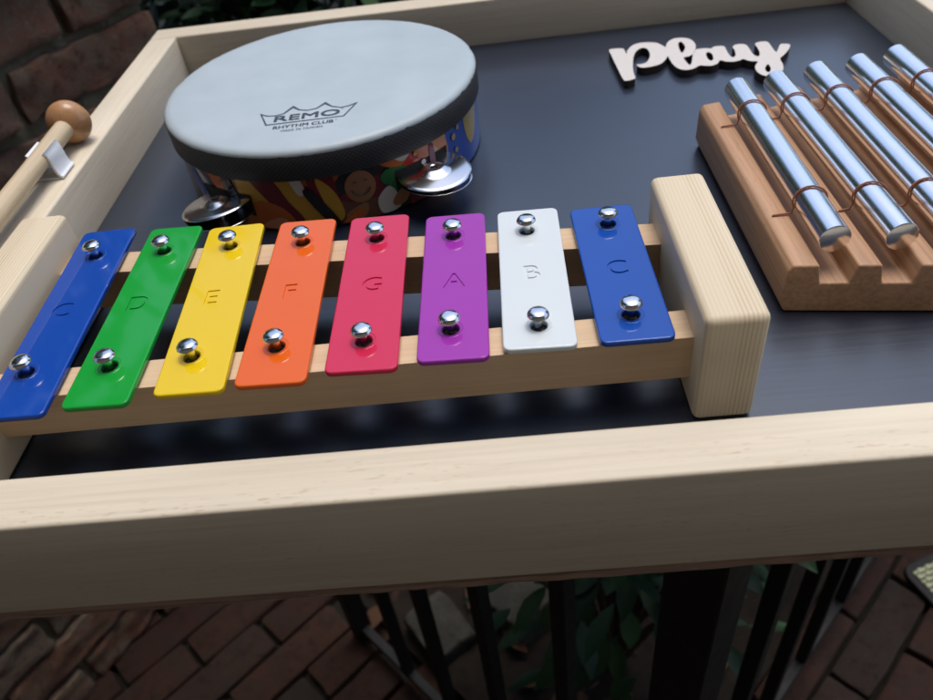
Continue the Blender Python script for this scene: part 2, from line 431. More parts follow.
def circ(a, z, ra, rz=None, n=14): rz = rz or ra; return [(a+ra/1.72*cos(2*pi*k/n), z+rz*sin(2*pi*k/n)) for k in range(n)]
PC = {'maroon': (.14, .012, .014), 'yellow': (.50, .27, .02), 'orange': (.46, .11, .015), 'brown': (.13, .055, .025), 'white': (.55, .52, .48),
      'black': (.012, .01, .01), 'green': (.02, .13, .03), 'peach': (.55, .24, .12), 'blue': (.015, .06, .35), 'gold': (.38, .26, .05), 'tan': (.30, .14, .06), 'red': (.42, .02, .015), 'sky': (.15, .30, .5)}
arts = [('sky', 1, [(-52, 36), (-46, 36), (-38, 14), (-44, 4), (-50, 12)]), ('white', 2, [(-50, 34), (-44, 30), (-41, 18), (-47, 22)]), ('orange', 1, [(-40, 36), (-33, 36), (-31, 2), (-38, 2), (-36, 16)]),
        ('brown', 2, [(-33, 36), (-27, 36), (-27, 2), (-32, 2)]), ('yellow', 1, [(-26, 33), (-10, 36), (-2, 26), (5, 10), (4, 1), (-22, 1), (-27, 15)]),
        ('maroon', 2, [(-21, 36), (-12, 34), (-8, 20), (-4, 6), (-12, 2), (-14, 16)]), ('orange', 3, [(-25, 14), (-18, 20), (-10, 15), (-8, 3), (-24, 2)]), ('white', 3, [(-6, 36), (-3, 36), (-1, 25), (-4, 24)]),
        ('maroon', 2, [(0, 36), (8, 36), (9, 10), (4, 2), (2, 16)]), ('yellow', 3, [(3, 33), (8, 24), (10, 8), (6, 4), (4, 18)]),
        ('tan', 3, circ(17, 23, 9, 10)), ('tan', 2, [(11, 8), (18, 12), (17, 4), (11, 2)]), ('brown', 1, [(8, 16), (14, 14), (27, 12), (26, 1), (9, 1)]), ('white', 3, [(22, 12), (27, 18), (30, 4), (23, 2)]),
        ('green', 2, [(26, 26), (31, 30), (35, 22), (32, 12), (27, 16)]), ('orange', 3, [(24, 36), (35, 36), (33, 28), (27, 30)]), ('red', 1, [(34, 30), (47, 36), (52, 24), (44, 10), (35, 14)]), ('white', 3, [(30, 34), (33, 36), (36, 33), (33, 30)]),
        ('peach', 2, [(44, 36), (52, 36), (53, 4), (46, 4)]), ('orange', 3, [(38, 36), (43, 36), (44, 26), (39, 28)]), ('blue', 1, [(54, 36), (96, 36), (96, 2), (56, 2)]), ('gold', 2, [(66, 36), (78, 36), (76, 18), (70, 12), (66, 22)]),
        ('orange', 3, [(9, 3), (14, 9), (17, 8), (16, 5), (12, 2)]), ('tan', 3, [(27, 8), (31, 14), (34, 11), (32, 5), (28, 4)]), ('maroon', 3, [(34, 9), (42, 12), (41, 3), (35, 2)]), ('yellow', 2, [(-49, 14), (-44, 16), (-41, 4), (-47, 3)]), ('blue', 3, [(-51, 28), (-48, 30), (-43, 14), (-46, 12)]), ('peach', 3, [(-20, 3), (-14, 9), (-10, 8), (-11, 2)]), ('green', 3, [(24, 24), (27, 29), (29, 22), (27, 18)]), ('white', 4, circ(41, 24, 1.6)), ('yellow', 4, circ(38, 31, 1.2)), ('yellow', 4, circ(36, 18, 1.2)), ('maroon', 4, [(44, 30), (46, 31), (46, 12), (44, 12)]), ('gold', 3, circ(57, 27, 2)), ('gold', 3, circ(60, 31, 1.6)), ('gold', 3, circ(58, 18, 1.6)), ('black', 3, [(-31, 34), (-29, 36), (-26, 12), (-29, 4)]), ('black', 3, [(-2, 24), (1, 26), (8, 4), (5, 2)])]
art = {}
arts.sort(key=lambda a: a[1])
for k_, (cn, lv, pts) in enumerate(arts):
    bm = decal(pts, k_, None)
    if cn not in art: art[cn] = bmesh.new()
    me = bpy.data.meshes.new('t'); bm.to_mesh(me); bm.free(); art[cn].from_mesh(me)
pic_mats = {k: plain('printed '+k, v, .2, coat=.5) for k, v in PC.items()}
bmA = bmesh.new(); meA = bpy.data.meshes.new('painting'); idx = []
for k, b_ in art.items():
    nf = len(bmA.faces); me = bpy.data.meshes.new('t'); b_.to_mesh(me); b_.free(); bmA.from_mesh(me); bmA.faces.ensure_lookup_table()
    for f in bmA.faces[nf:]: f.material_index = len(idx)
    idx.append(k)
# smile and eyes of the painted face
def stroke(pts, w, lvl):
    r = RD-.00045+.00003*42; P = [Vector((r*cos(radians(a-90)), r*sin(radians(a-90)), z/1000)) for a, z in pts]
    tube(bmA, P, w, 6)
nf = len(bmA.faces)
stroke([(13.8, 22), (14.6, 19.5), (16, 18), (17.6, 17.8), (19.2, 19), (20.2, 21.5)], .00035, 3.6)
stroke([(14.6, 26.2), (15.2, 27), (15.9, 26.2)], .0003, 3.6); stroke([(18.2, 26.2), (18.8, 27), (19.5, 26.2)], .0003, 3.6)
bmA.faces.ensure_lookup_table()
for f in bmA.faces[nf:]: f.material_index = idx.index('black')
bmA.to_mesh(meA); bmA.free()
for k in idx: meA.materials.append(pic_mats[k])
o = bpy.data.objects.new('painted_artwork', meA); COL.objects.link(o); o.parent = drum
meA.polygons.foreach_set('use_smooth', [True]*len(meA.polygons))

bm = bmesh.new(); lathe(bm, [(.095, .0335), (RD+.0012, .0335), (RD+.0019, .0345), (RD+.0019, .0475), (RD+.0008, .0492), (.095, .0492), (.095, .0335)], 160)
link('collar_band', from_bm(bm), M['band'], drum, smooth=40)
# skin: flat disc with softly wrinkled turned-over edge
bm = bmesh.new(); nn = 256; prof = [(RD+.0009, .0468), (RD+.0014, .0485), (RD+.0008, .0502), (RD-.0012, .0515), (RD-.004, .0519), (RD-.012, .0519), (RD-.04, .0518)]
rings = []
for j, (r, z) in enumerate(prof):
    ring = []
    for i in range(nn):
        a = 2*pi*i/nn; w = noise.noise(Vector((cos(a)*7, sin(a)*7, 0)))*.0003 + noise.noise(Vector((cos(a)*26, sin(a)*26, 3)))*.00045
        k = max(0, 1-j/4)
        ring.append(bm.verts.new(((r+w*k)*cos(a), (r+w*k)*sin(a), z+w*k*1.4)))
    rings.append(ring)
for A, B in zip(rings, rings[1:]):
    for i in range(nn): j = (i+1) % nn; bm.faces.new((A[i], A[j], B[j], B[i]))
c = bm.verts.new((0, 0, .0518))
for i in range(nn): bm.faces.new((rings[-1][i], rings[-1][(i+1) % nn], c))
skin = link('drum_skin', from_bm(bm), M['head'], drum, smooth=180)
# logo print
INK = plain('printed ink', (.035, .055, .075), .45)
def loc(p): return (p[0]/1000-DX, p[1]/1000-DY)
bmL = bmesh.new()
crown = [(115.9, 275.1), (120.2, 271.8), (124.9, 270.9), (130.0, 272.6), (134.6, 280.8), (139.0, 275.6), (144.3, 273.6), (149.6, 275.0), (154.0, 281.2), (158.5, 275.6), (164.3, 272.6), (168.7, 273.4), (173.4, 276.6), (167.3, 260.6), (121.7, 259.6)]
wd = [.8, .45, .4, .5, .9, .5, .4, .5, .9, .5, .4, .5, .7, .45, .55]
cxy = [Vector(loc(p)) for p in crown]; n = len(cxy); vi, vo_ = [], []
for i in range(n):
    a, p, b = cxy[i-1], cxy[i], cxy[(i+1) % n]
    d1, d2 = (p-a).normalized(), (b-p).normalized(); t = (d1+d2).normalized(); nr = Vector((-t.y, t.x))
    k = min(2.0, 1/max(.3, nr.dot(Vector((-d1.y, d1.x)))))
    w = wd[i]/1000*.9
    vi.append(bmL.verts.new((*(p-nr*w*k), .05205))); vo_.append(bmL.verts.new((*(p+nr*w*k), .05205)))
for i in range(n): j = (i+1) % n; bmL.faces.new((vi[i], vi[j], vo_[j], vo_[i]))
zk = [0]
def print_text(s, c, w, h, off=0, rz=1.3, shear=0):
    zk[0] += 1
    me = text_mesh(s, h, w, 0, offset=off, shear=shear)
    me.transform(Matrix.Translation((c[0]/1000-DX, c[1]/1000-DY, .0521+zk[0]*.000012)) @ Matrix.Rotation(radians(rz), 4, 'Z'))
    bmL.from_mesh(me)
for dx_, dy_ in ((-.16, -.1), (.16, -.1), (-.16, .1), (.16, .1)): print_text('REMO', (145.0+dx_, 266.6+dy_), .0385, .0072, 0)
for dx_ in (-.1, .1): print_text('RHYTHM CLUB', (144.4+dx_, 255.0), .0350, .0036, 0)
print_text('MADE IN TAIWAN', (144.3, 249.8), .0240, .0022, .0)
print_text('®', (165.6, 271.2), .0016, .0016)
print_text('®', (163.5, 256.6), .0012, .0012)
for f in bmL.faces:
    f.normal_update()
    if f.normal.z < 0: f.normal_flip()
meL = bpy.data.meshes.new('logo'); bmL.to_mesh(meL); bmL.free()
link('printed_logo', meL, INK, drum)
# jingles
def jingle_pair(th, rr, z, tilt, sc=1):
    c = Vector((rr*cos(th), rr*sin(th), z)); R_ = .0215*sc
    prof = [(.0021, .0026), (.0034, .0031), (.0062, .0026), (.0084, .0011), (.0105, .0004), (R_-.002, .0008), (R_, .0002), (R_+.0003, -.0002), (R_, -.0004), (R_-.002, .0002), (.0115, -.0002), (.0084, .0007), (.0058, .0021), (.0021, .0022), (.0021, .0026)]
    for k, dz in enumerate((.0024, -.0020)):
        bm = bmesh.new(); Mx = Matrix.Rotation(tilt[k][0], 4, 'X') @ Matrix.Rotation(tilt[k][1], 4, 'Y')
        if k: Mx = Mx @ Matrix.Diagonal((1, 1, -1, 1))
        lathe(bm, prof, 56, Mx)
        link('jingle', from_bm(bm), M['jingle'], drum, (c.x, c.y, c.z+dz), smooth=60)
    bm = bmesh.new(); lathe(bm, [(0, .0040), (.0010, .0040), (.0010, -.008), (0, -.008)], 12)
    link('jingle_bolt', from_bm(bm), M['nail'], drum, (c.x, c.y, c.z), smooth=40)
    # black strip on the unbroken shell for the shade inside the slot
    bm = bmesh.new(); r = RD+.0002; va, vb = [], []
    for k in range(17):
        a = th+radians(-11.5+23*k/16); va.append(bm.verts.new((r*cos(a), r*sin(a), z-.007))); vb.append(bm.verts.new((r*cos(a), r*sin(a), z+.007)))
    for k in range(16): bm.faces.new((va[k], va[k+1], vb[k+1], vb[k]))
    link('jingle_slot_shade', from_bm(bm), M['black_metal'], drum)
jingle_pair(radians(-49), .108, .0185, [(.05, .03), (-.03, .06)])
jingle_pair(radians(-123), .106, .0165, [(-.10, -.12), (.03, .05)])
jingle_pair(radians(72), .106, .0185, [(0, 0), (.05, 0)])
jingle_pair(radians(118), .106, .0185, [(0, 0), (.05, 0)])

# ------------------------------------------------------------------ chime
chime = empty('tube_chime', (.45, .19, 0), 'brown wooden chime with five silver tubes tied by brown cord in the tray', 'chime')
CO = (-.45, -.19, 0)
def cp(o): o.location = (o.location[0]+CO[0], o.location[1]+CO[1], o.location[2]); return o
ZC = .0264; ZG = .0165
tcx = [.3968, .4222, .4468, .4722, .4968]
near = lambda x: .1143-.150*(x-.3797)
far = lambda x: .2775+.178*(x-.3757)
XL, XE = .3780, .5170
prof = [(XL, 0.0004), (XL-.0022, .006), (XL-.0016, ZC-.003), (XL+.0005, ZC)]
for tx in tcx: prof += [(tx-.0078, ZC), (tx-.0060, ZG), (tx+.0060, ZG), (tx+.0078, ZC)]
prof += [(XE, ZC), (XE+.002, ZC-.004), (XE+.002, .004), (XE, .0004)]
bm = bmesh.new()
def shp(x, t): # t 0 near .. 1 far ; tubes splay a little to the right
    return x + .0*t
a = [bm.verts.new((x, near(x), z)) for x, z in prof]; b = [bm.verts.new((x, far(x), z)) for x, z in prof]
bm.faces.new(a); bm.faces.new(b[::-1])
for i in range(len(prof)): j = (i+1) % len(prof); bm.faces.new((a[i], a[j], b[j], b[i]))
bmesh.ops.recalc_face_normals(bm, faces=bm.faces); bevel_all(bm, .0011, 3)
cp(link('wood_block', from_bm(bm), M['chime_wood'], chime, smooth=35))
RT = .0069; ZTB = .0335
ends = [((.3970, .1215), (.3975, .2790)), ((.4244, .1185), (.4215, .2835)), ((.4490, .1150), (.4470, .2895)), ((.4745, .1120), (.4730, .2935)), ((.4995, .1085), (.4978, .3000))]
for i, (p, q) in enumerate(ends):
    p = Vector((*p, ZTB)); q = Vector((*q, ZTB)); d = q-p; L = d.length; ang = atan2(d.y, d.x)-pi/2
    bm = bmesh.new(); Mx = Matrix.Rotation(-pi/2, 4, 'X')
    lathe(bm, [(0, .0002), (RT-.0004, 0), (RT, .0003), (RT, L-.0003), (RT-.0004, L), (0, L-.0002)], 56, Mx)
    t = cp(link('tube', from_bm(bm), M['tube'], chime, tuple(p), (0, 0, ang), smooth=40))
    for fr, s in ((.205, 0), (.795, 1)):
        c = p+d*fr; bm = bmesh.new(); r = RT+.0007; path = []
        lead = c.x-.0165 if i == 0 else c.x-.0128
        path += [(lead, c.y, ZC+.0006-.002), (lead+.0006, c.y, ZC+.0007), (c.x-r*.97, c.y+.0002, ZC+.0010)]
        for k in range(13):
            a_ = radians(206-232*k/12); path.append((c.x+r*cos(a_), c.y+.0010*sin(k*.5), ZTB+r*sin(a_)))
        path += [(c.x+r+.0004, c.y+.0003, ZC+.0015)]
        tube(bm, path, .0005, 8)
        cp(link('cord_loop', from_bm(bm), M['cord'], chime, smooth=60))

# ------------------------------------------------------------------ "Play" word
outer = [(-63.8, 27.5), (-59.9, 29.1), (-53.6, 27.6), (-52.7, 24.1), (-52.6, 16.5), (-50.8, 22.5), (-46.7, 29.9), (-41.0, 34.3), (-33.7, 34.2), (-27.0, 30.8), (-23.5, 23.9), (-22.3, 21.0), (-20.2, 27.2), (-16.8, 32.7), (-12.1, 35.7), (-6.5, 35.1), (-1.8, 30.9), (-0.2, 22.1), (-1.5, 13.9), (-4.7, 5.5), (-8.5, 0.4), (-13.1, -1.3), (-14.2, -2.6), (-13.8, -11.1), (-13.0, -15.6), (-11.2, -13.8), (-8.6, -5.6), (-6.1, 2.8), (-3.8, 7.9), (-1.3, 10.5), (3.9, 10.8), (8.6, 8.9), (11.0, 11.4), (16.3, 11.6), (18.6, 9.1), (18.1, 2.3), (17.9, -7.7), (19.2, -11.0), (21.8, -8.2), (23.6, 0.7), (23.9, 7.4), (26.8, 10.7), (30.7, 10.9), (33.9, 8.5), (34.2, 2.0), (33.8, -8.0), (34.8, -13.0), (36.7, -13.9), (38.9, -8.4), (40.0, 0.2), (40.4, 8.2), (44.5, 10.9), (48.7, 10.5), (50.1, 7.5), (49.7, -2.7), (49.8, -10.0), (52.2, -6.8), (56.7, 2.0), (59.6, 2.6), (62.6, 0.7), (62.5, -2.1), (59.0, -8.9), (53.8, -16.2), (49.0, -22.3), (48.0, -30.6), (46.1, -38.3), (42.8, -45.5), (38.6, -48.7), (35.3, -49.4), (31.7, -48.0), (28.9, -44.0), (27.9, -38.3), (28.9, -31.3), (31.4, -26.2), (33.2, -23.4), (32.4, -22.2), (30.0, -21.4), (27.3, -19.2), (25.1, -16.0), (21.9, -17.6), (17.5, -18.5), (13.0, -17.0), (9.3, -13.8), (6.3, -18.5), (1.9, -21.1), (-2.8, -20.1), (-6.3, -18.6), (-10.8, -22.1), (-14.4, -23.6), (-18.1, -23.1), (-21.8, -19.5), (-23.8, -11.1), (-24.2, -2.1), (-24.3, 3.9), (-27.3, -2.1), (-32.5, -8.6), (-39.2, -11.2), (-45.5, -11.4), (-48.5, -7.6), (-48.5, -4.9), (-45.9, -5.0), (-41.5, -3.0), (-37.8, 4.0), (-35.8, 12.7), (-35.9, 20.5), (-38.1, 24.7), (-42.2, 22.8), (-46.4, 15.9), (-49.9, 3.5), (-52.6, -11.7), (-53.5, -21.1), (-53.8, -27.6), (-57.2, -29.9), (-61.0, -30.3), (-62.4, -26.2), (-63.2, -4.8), (-63.7, 15.7)]
holes_ = [[(-11.3, 26.6), (-9.0, 27.5), (-8.3, 19.3), (-10.1, 12.3), (-13.3, 6.9), (-13.6, 13.3), (-12.7, 21.6)],
          [(3.5, 2.2), (5.8, 2.6), (6.7, -2.2), (5.5, -9.6), (3.2, -12.8), (1.9, -9.6), (2.1, -3.0)],
          [(38.6, -29.5), (38.2, -36.1), (35.9, -41.6), (34.1, -41.5), (34.1, -37.0), (36.4, -31.5)]]
sc = lambda L: [(x/1000, y/1000) for x, y in catmull(L, 4)]
from mathutils.geometry import delaunay_2d_cdt
def cdt_prism(loops, hz):
    vs = []; fcs = []; es = []
    for L in loops:
        k = len(vs); vs += [Vector(p) for p in L]; es += [(k+i, k+(i+1) % len(L)) for i in range(len(L))]
    V2, E2, F2, *_ = delaunay_2d_cdt(vs, es, [], 2, 1e-6)
    bm = bmesh.new(); bv = [bm.verts.new((v.x, v.y, -hz)) for v in V2]
    def inside(p, L):
        c = False
        for (x1, y1), (x2, y2) in zip(L, L[1:]+L[:1]):
            if (y1 > p.y) != (y2 > p.y) and p.x < (x2-x1)*(p.y-y1)/(y2-y1)+x1: c = not c
        return c
    for f in F2:
        c = sum((V2[i] for i in f), Vector((0, 0)))/len(f)
        if inside(c, loops[0]) and not any(inside(c, h) for h in loops[1:]): bm.faces.new([bv[i] for i in f])
    bmesh.ops.delete(bm, geom=[v for v in bm.verts if not v.link_faces], context='VERTS')
    f0 = bm.faces[:]
    g = bmesh.ops.extrude_face_region(bm, geom=f0)
    bmesh.ops.translate(bm, verts=[v for v in g['geom'] if isinstance(v, bmesh.types.BMVert)], vec=(0, 0, 2*hz))
    return from_bm(bm)
SPL = [sc(outer)]+[sc(h) for h in holes_]
me = cdt_prism(SPL, .0028)
me.materials.append(M['sign_face']); me.materials.append(M['sign_edge'])
me.materials.clear() if False else None
o = bpy.data.objects.new('word_sign', me); COL.objects.link(o); o.location = (.410, .400, .0029)
me.materials.clear(); me.materials.append(M['sign_face']); me.materials.append(M['sign_edge'])
for p in me.polygons: p.material_index = 0 if abs(p.normal.z) > .7 else 1
tag(o, 'pale cut out wooden word Play in cursive letters lying on the black tray floor', 'sign')

# ------------------------------------------------------------------ mallet + clip
mx = -.0150; RS = .0058
mal = empty('wooden_mallet', (mx, .22, H), 'wooden mallet with a round brown ball head lying along the left board of the tray', 'mallet')
zb_, ys = H+.0148, .299
stick = [(0, ys-.22, .0137), (0, -.10, .0110), (0, -.21, .0080)]
bm = bmesh.new(); path = [Vector(stick[0]).lerp(Vector(stick[2]), k/20) for k in range(21)]
tube(bm, path, RS, 32, rs=[RS*(.98+.02*sin(k*1.3)) for k in range(21)])
link('stick', from_bm(bm), M['birch'], mal, smooth=60)
bm = bmesh.new(); bmesh.ops.create_uvsphere(bm, u_segments=48, v_segments=28, radius=.0136)
bmesh.ops.scale(bm, verts=bm.verts, vec=(1, .80, 1))
link('ball_head', from_bm(bm), M['ball'], mal, (0, ys-.22+.004, .0139), (-.03, 0, 0), smooth=180)
clip = None
bm = bmesh.new(); rc = RS+.0004; zc_ = .0140
prof = []
for k in range(15): a_ = radians(38-256*k/14); prof.append((rc*cos(a_), rc*sin(a_)+zc_))
th_ = .0016
inn = [(x+(.0022 if i == 0 else 0), z+(.0016 if i == 0 else 0)) for i, (x, z) in enumerate(prof)]
right = [(.0098, .0012), (.0080, .0022), (.0070, .0045), (.0066, .0080), (.0065, .0120), (.0061, .0150), (.0046, .0172)]
left = [(-x, z) for x, z in right[:-1]]+[(-.0050, .0168)]
def strip(bm, line, y0, y1, th):
    P = [Vector(p) for p in line]; A = []
    for i, p in enumerate(P):
        t = (P[min(i+1, len(P)-1)]-P[max(i-1, 0)]).normalized(); n_ = Vector((-t.y, t.x))*th/2
        A.append([bm.verts.new((q.x, y, q.y)) for y in (y0, y1) for q in (p-n_, p+n_)])
    for a_, b_ in zip(A, A[1:]):
        for i, j in ((0, 1), (1, 3), (3, 2), (2, 0)): bm.faces.new((a_[i], a_[j], b_[j], b_[i]))
    for e in (A[0], A[-1]): bm.faces.new((e[0], e[1], e[3], e[2]))
full = right[::-1][:-1]+[(.0075, .0009), (-.0075, .0009)]+left[1:]
strip(bm, right[::-1], -.0088, .0088, th_); strip(bm, left[::-1], -.0088, .0088, th_)
bm_box(bm, -.0078, .0078, -.0085, .0085, .0002, .0012)
bevel_all(bm, .0002, 1)
o = link('mallet_clip', from_bm(bm), M['clip'], None, (mx, .262, H), smooth=45)
tag(o, 'small white plastic clip holding the mallet stick on the left board', 'clip')

# ------------------------------------------------------------------ outside: ground, bricks, railing, plants
GZ = -.90
U = Vector((.7091, .7051)); V = Vector((-.7051, .7091)); PP = Vector((.346, .066))
def uv(a, b, z): q = PP+U*a+V*b; return Vector((q.x, q.y, z))
def add_tone(me, vals):
    at = me.attributes.new('tone', 'FLOAT', 'FACE'); at.data.foreach_set('value', vals)

bm = bmesh.new(); bmesh.ops.create_grid(bm, x_segments=40, y_segments=40, size=30, matrix=Matrix.Translation((0, 0, GZ-.02)))
o = link('ground', from_bm(bm), M['joint_sand'])
tag(o, kind='structure')

def rough_bricks(name, items, mat, cuts, amp, kind=None, parent=None):
    bm = bmesh.new(); tl = bm.faces.layers.float.new('tone')
    for (Mx, L, W, Ht, tone, seed) in items:
        b2 = bmesh.new(); bmesh.ops.create_cube(b2, size=1, matrix=Matrix.Diagonal((L, W, Ht, 1)))
        es = [e for e in b2.edges]; bmesh.ops.bevel(b2, geom=es, offset=min(L, W, Ht)*.10, segments=2, affect='EDGES', profile=.6)
        if cuts:
            for _ in range(cuts):
                lim = max(L, W, Ht)/ (2.2*(_+1)*2)
                bmesh.ops.subdivide_edges(b2, edges=[e for e in b2.edges if e.calc_length() > lim], cuts=1, use_grid_fill=True)
            bmesh.ops.triangulate(b2, faces=[f for f in b2.faces if len(f.verts) > 4])
        for v in b2.verts:
            p = Vector(v.co)+Vector((seed*3.1, seed*1.7, seed))
            v.co += Vector((noise.noise(p*35), noise.noise(p*35+Vector((9, 0, 0))), noise.noise(p*35+Vector((0, 9, 0)))))*amp + v.co.normalized()*noise.noise(p*110)*amp*.5
        b2.transform(Mx)
        me = bpy.data.meshes.new('t'); b2.to_mesh(me); n0 = len(bm.faces); bm.from_mesh(me); b2.free(); bpy.data.meshes.remove(me)
        bm.faces.ensure_lookup_table()
        for f in bm.faces[n0:]: f[tl] = tone
    me = from_bm(bm); o = link(name, me, mat, parent, smooth=50)
    return o

items = []
for i in range(-13, 14):
    for j in range(-40, 46):
        off = .5*(j % 2)
        a = (i+off)*.208; b = j*.0655
        if a-.1 > .02 and b > .03 and not (b < .07): continue
        if a > .06 and b > .03: continue
        c = uv(a, b+0.0, 0)
        if not (-1.5 < c.x < 2.0 and -.6 < c.y < 2.0): continue
        Mx = Matrix.Translation((c.x, c.y, GZ-.028+random.uniform(-.003, .003))) @ Matrix.Rotation(atan2(U.y, U.x)+random.uniform(-.01, .01), 4, 'Z') @ Matrix.Rotation(random.uniform(-.012, .012), 4, 'X')
        items.append((Mx, .200, .0600, .058, random.random(), i*31+j))
o = rough_bricks('brick_paving', items, M['paver'], 2, .003)
tag(o, kind='structure')

# planting bed soil
bm = bmesh.new(); n = 60
grid = [[bm.verts.new(uv(.03+2.6*i/n, .03+2.6*j/n, GZ+.012+.03*noise.noise(Vector((i*.35, j*.35, 1)))+.012*noise.noise(Vector((i*1.3, j*1.3, 4))))) for j in range(n+1)] for i in range(n+1)]
for i in range(n):
    for j in range(n): bm.faces.new((grid[i][j], grid[i+1][j], grid[i+1][j+1], grid[i][j+1]))
tag(link('soil', from_bm(bm), M['soil'], smooth=180), kind='structure')
# dead leaves
def leaf_geo(verts, faces, c, d, nrm, L, W, fold=.25, curl=.15):
    d = d.normalized(); s = d.cross(nrm).normalized(); n_ = s.cross(d)
    b0 = len(verts); prof = [(0, .05), (.2, .62), (.45, 1), (.72, .78), (1, .04)]
    for t, w in prof:
        m = c+d*L*t+n_*(-curl*L*t*t)
        verts.append(m+s*W*w*.5+n_*W*w*fold*.5); verts.append(m); verts.append(m-s*W*w*.5+n_*W*w*fold*.5)
    for k in range(4):
        a = b0+3*k
        faces.append((a, a+1, a+4, a+3)); faces.append((a+1, a+2, a+5, a+4))
def leaves_obj(name, mat, parent, gen, loc=(0, 0, 0)):
    vs, fs, tn = [], [], []
    for (c, d, nrm, L, W, tone) in gen:
        k = len(fs); leaf_geo(vs, fs, Vector(c), Vector(d), Vector(nrm), L, W); tn += [tone]*(len(fs)-k)
    me = bpy.data.meshes.new(name); me.from_pydata([tuple(v) for v in vs], [], fs); add_tone(me, tn)
    return link(name, me, mat, parent, loc, smooth=180)
def litter():
    for _ in range(900):
        a, b = random.uniform(.05, 1.9), random.uniform(.05, 1.9); p = uv(a, b, GZ+.03)
        t = random.uniform(0, 2*pi)
        yield (p, (cos(t), sin(t), random.uniform(-.2, .3)), (random.uniform(-.5, .5), random.uniform(-.5, .5), 1), random.uniform(.03, .07), random.uniform(.015, .035), random.random())
tag(leaves_obj('leaf_litter', M['litter'], None, litter()), 'fallen brown leaves scattered over the soil of the planting bed', 'leaves', kind='stuff')

# railing
rail_o = empty('metal_railing', (PP.x, PP.y, GZ), 'black metal railing with upright balusters beneath the tray around the planting bed', 'railing', rz=atan2(U.y, U.x))
ra, rb = 1.75, .53; BT = -.0265-GZ
def rbox(name, a0, a1, b0, b1, z0, z1, r=.001): return box_obj(name, M['black_metal'], rail_o, a0, a1, b0, b1, z0, z1, r, 1)
rbox('post', -.017, .017, -.017, .017, .0, BT-.001)
rbox('post', ra-.017, ra+.017, -.017, .017, .0, BT-.001)
rbox('post', -.013, .013, rb-.013, rb+.013, .0, BT-.001)
rbox('top_rail', .018, ra-.018, -.013, .013, BT-.03, BT-.002); rbox('top_rail', -.013, .013, .018, rb-.014, BT-.03, BT-.002)
rbox('bottom_rail', .018, ra-.018, -.007, .007, .030, .042); rbox('bottom_rail', -.007, .007, .018, rb-.014, .030, .042)
k = .145
while k < ra-.05: rbox('baluster', k-.0075, k+.0075, -.0075, .0075, .043, BT-.031); k += .122
for k in (.105, .208, .318, .415): rbox('baluster', -.0075, .0075, k-.0075, k+.0075, .043, BT-.031)

# door mat
mat_o = empty('door_mat', (.828, .484, GZ+.002), 'pale woven door mat with a black border lying on the brick paving by the railing', 'mat', rz=radians(20))
def rr_(x0, x1, y0, y1, r): return rounded([(x0, y1), (x1, y1), (x1, y0), (x0, y0)], r)
me = curve_mesh([rr_(0, .60, -.40, 0, .02)], .004, .0008, 1); link('border', me, M['black_metal'], mat_o, (0, 0, .005))
bm = bmesh.new(); nx, ny = 74, 46
for i in range(nx):
    for j in range(ny):
        x, y = .011+.578*(i+.5)/nx, -.389+.378*(j+.5)/ny
        if i % 2 == j % 2: bm_box(bm, x-.0036, x+.0036, y-.0036, y+.0036, .0092, .0125)
        else: bm_box(bm, x-.0036, x+.0036, y-.0022, y+.0022, .0092, .0112)
link('woven_panel', from_bm(bm), plain('pale mat weave', (.40, .42, .26), .8, var=.3, vscale=50), mat_o)

# brick wall at left
wd_ = Vector((.483, .8753)).normalized(); wn = Vector((.8753, -.483))
WE = Vector((-.1780, .8900))    # right end on the face
items = []; zt = .30
jz = -.048
for cidx in range(-12, 5):
    z = jz+.035+cidx*.0715
    off = (.135 if cidx % 2 == 0 else .235)
    a = 0; k = 0
    while a < 1.7:
        L = off-.011 if k == 0 else .208
        jit = random.uniform(-.004, .004)
        c = WE - wd_*(a+L/2) - wn*(.05+jit)
        Mx = Matrix.Translation((c.x, c.y, z+random.uniform(-.003, .003))) @ Matrix.Rotation(atan2(wd_.y, wd_.x)+random.uniform(-.02, .02), 4, 'Z') @ Matrix.Rotation(random.uniform(-.03, .03), 4, 'X') @ Matrix.Rotation(random.uniform(-.03, .03), 4, 'Y')
        items.append((Mx, L, .10, .061, random.random(), cidx*17+k+50))
        a += L+.011; k += 1
wall = empty('brick_wall', (WE.x, WE.y, GZ-.02), 'old rough red brick wall with pale crumbling mortar behind the left of the tray', 'wall')
w = rough_bricks('brickwork', items, M['wall_brick'], 4, .0048, parent=wall); w.location = (-WE.x, -WE.y, -(GZ-.02))
bm = bmesh.new(); nx, nz = 150, 110; g = []
zlo, zhi = GZ-.02, jz+.035+4*.0715+.03
for i in range(nx+1):
    row = []
    for j in range(nz+1):
        a = -.004+1.7*i/nx; z = zlo+(zhi-zlo)*j/nz
        dpt = .013+.007*noise.noise(Vector((a*22, z*22, 0)))+.004*noise.noise(Vector((a*90, z*90, 0)))
        c = WE-wd_*(a+.012)-wn*dpt; row.append(bm.verts.new((c.x-WE.x, c.y-WE.y, z-zlo)))
    g.append(row)
for i in range(nx):
    for j in range(nz): bm.faces.new((g[i][j], g[i+1][j], g[i+1][j+1], g[i][j+1]))
rim = [g[i][0] for i in range(nx+1)]+[g[nx][j] for j in range(1, nz+1)]+[g[i][nz] for i in range(nx-1, -1, -1)]+[g[0][j] for j in range(nz-1, 0, -1)]
bk = [bm.verts.new((v.co.x-wn.x*.07, v.co.y-wn.y*.07, v.co.z)) for v in rim]
for i in range(len(rim)): j = (i+1) % len(rim); bm.faces.new((rim[i], rim[j], bk[j], bk[i]))
link('mortar', from_bm(bm), M['mortar'], wall, smooth=180)

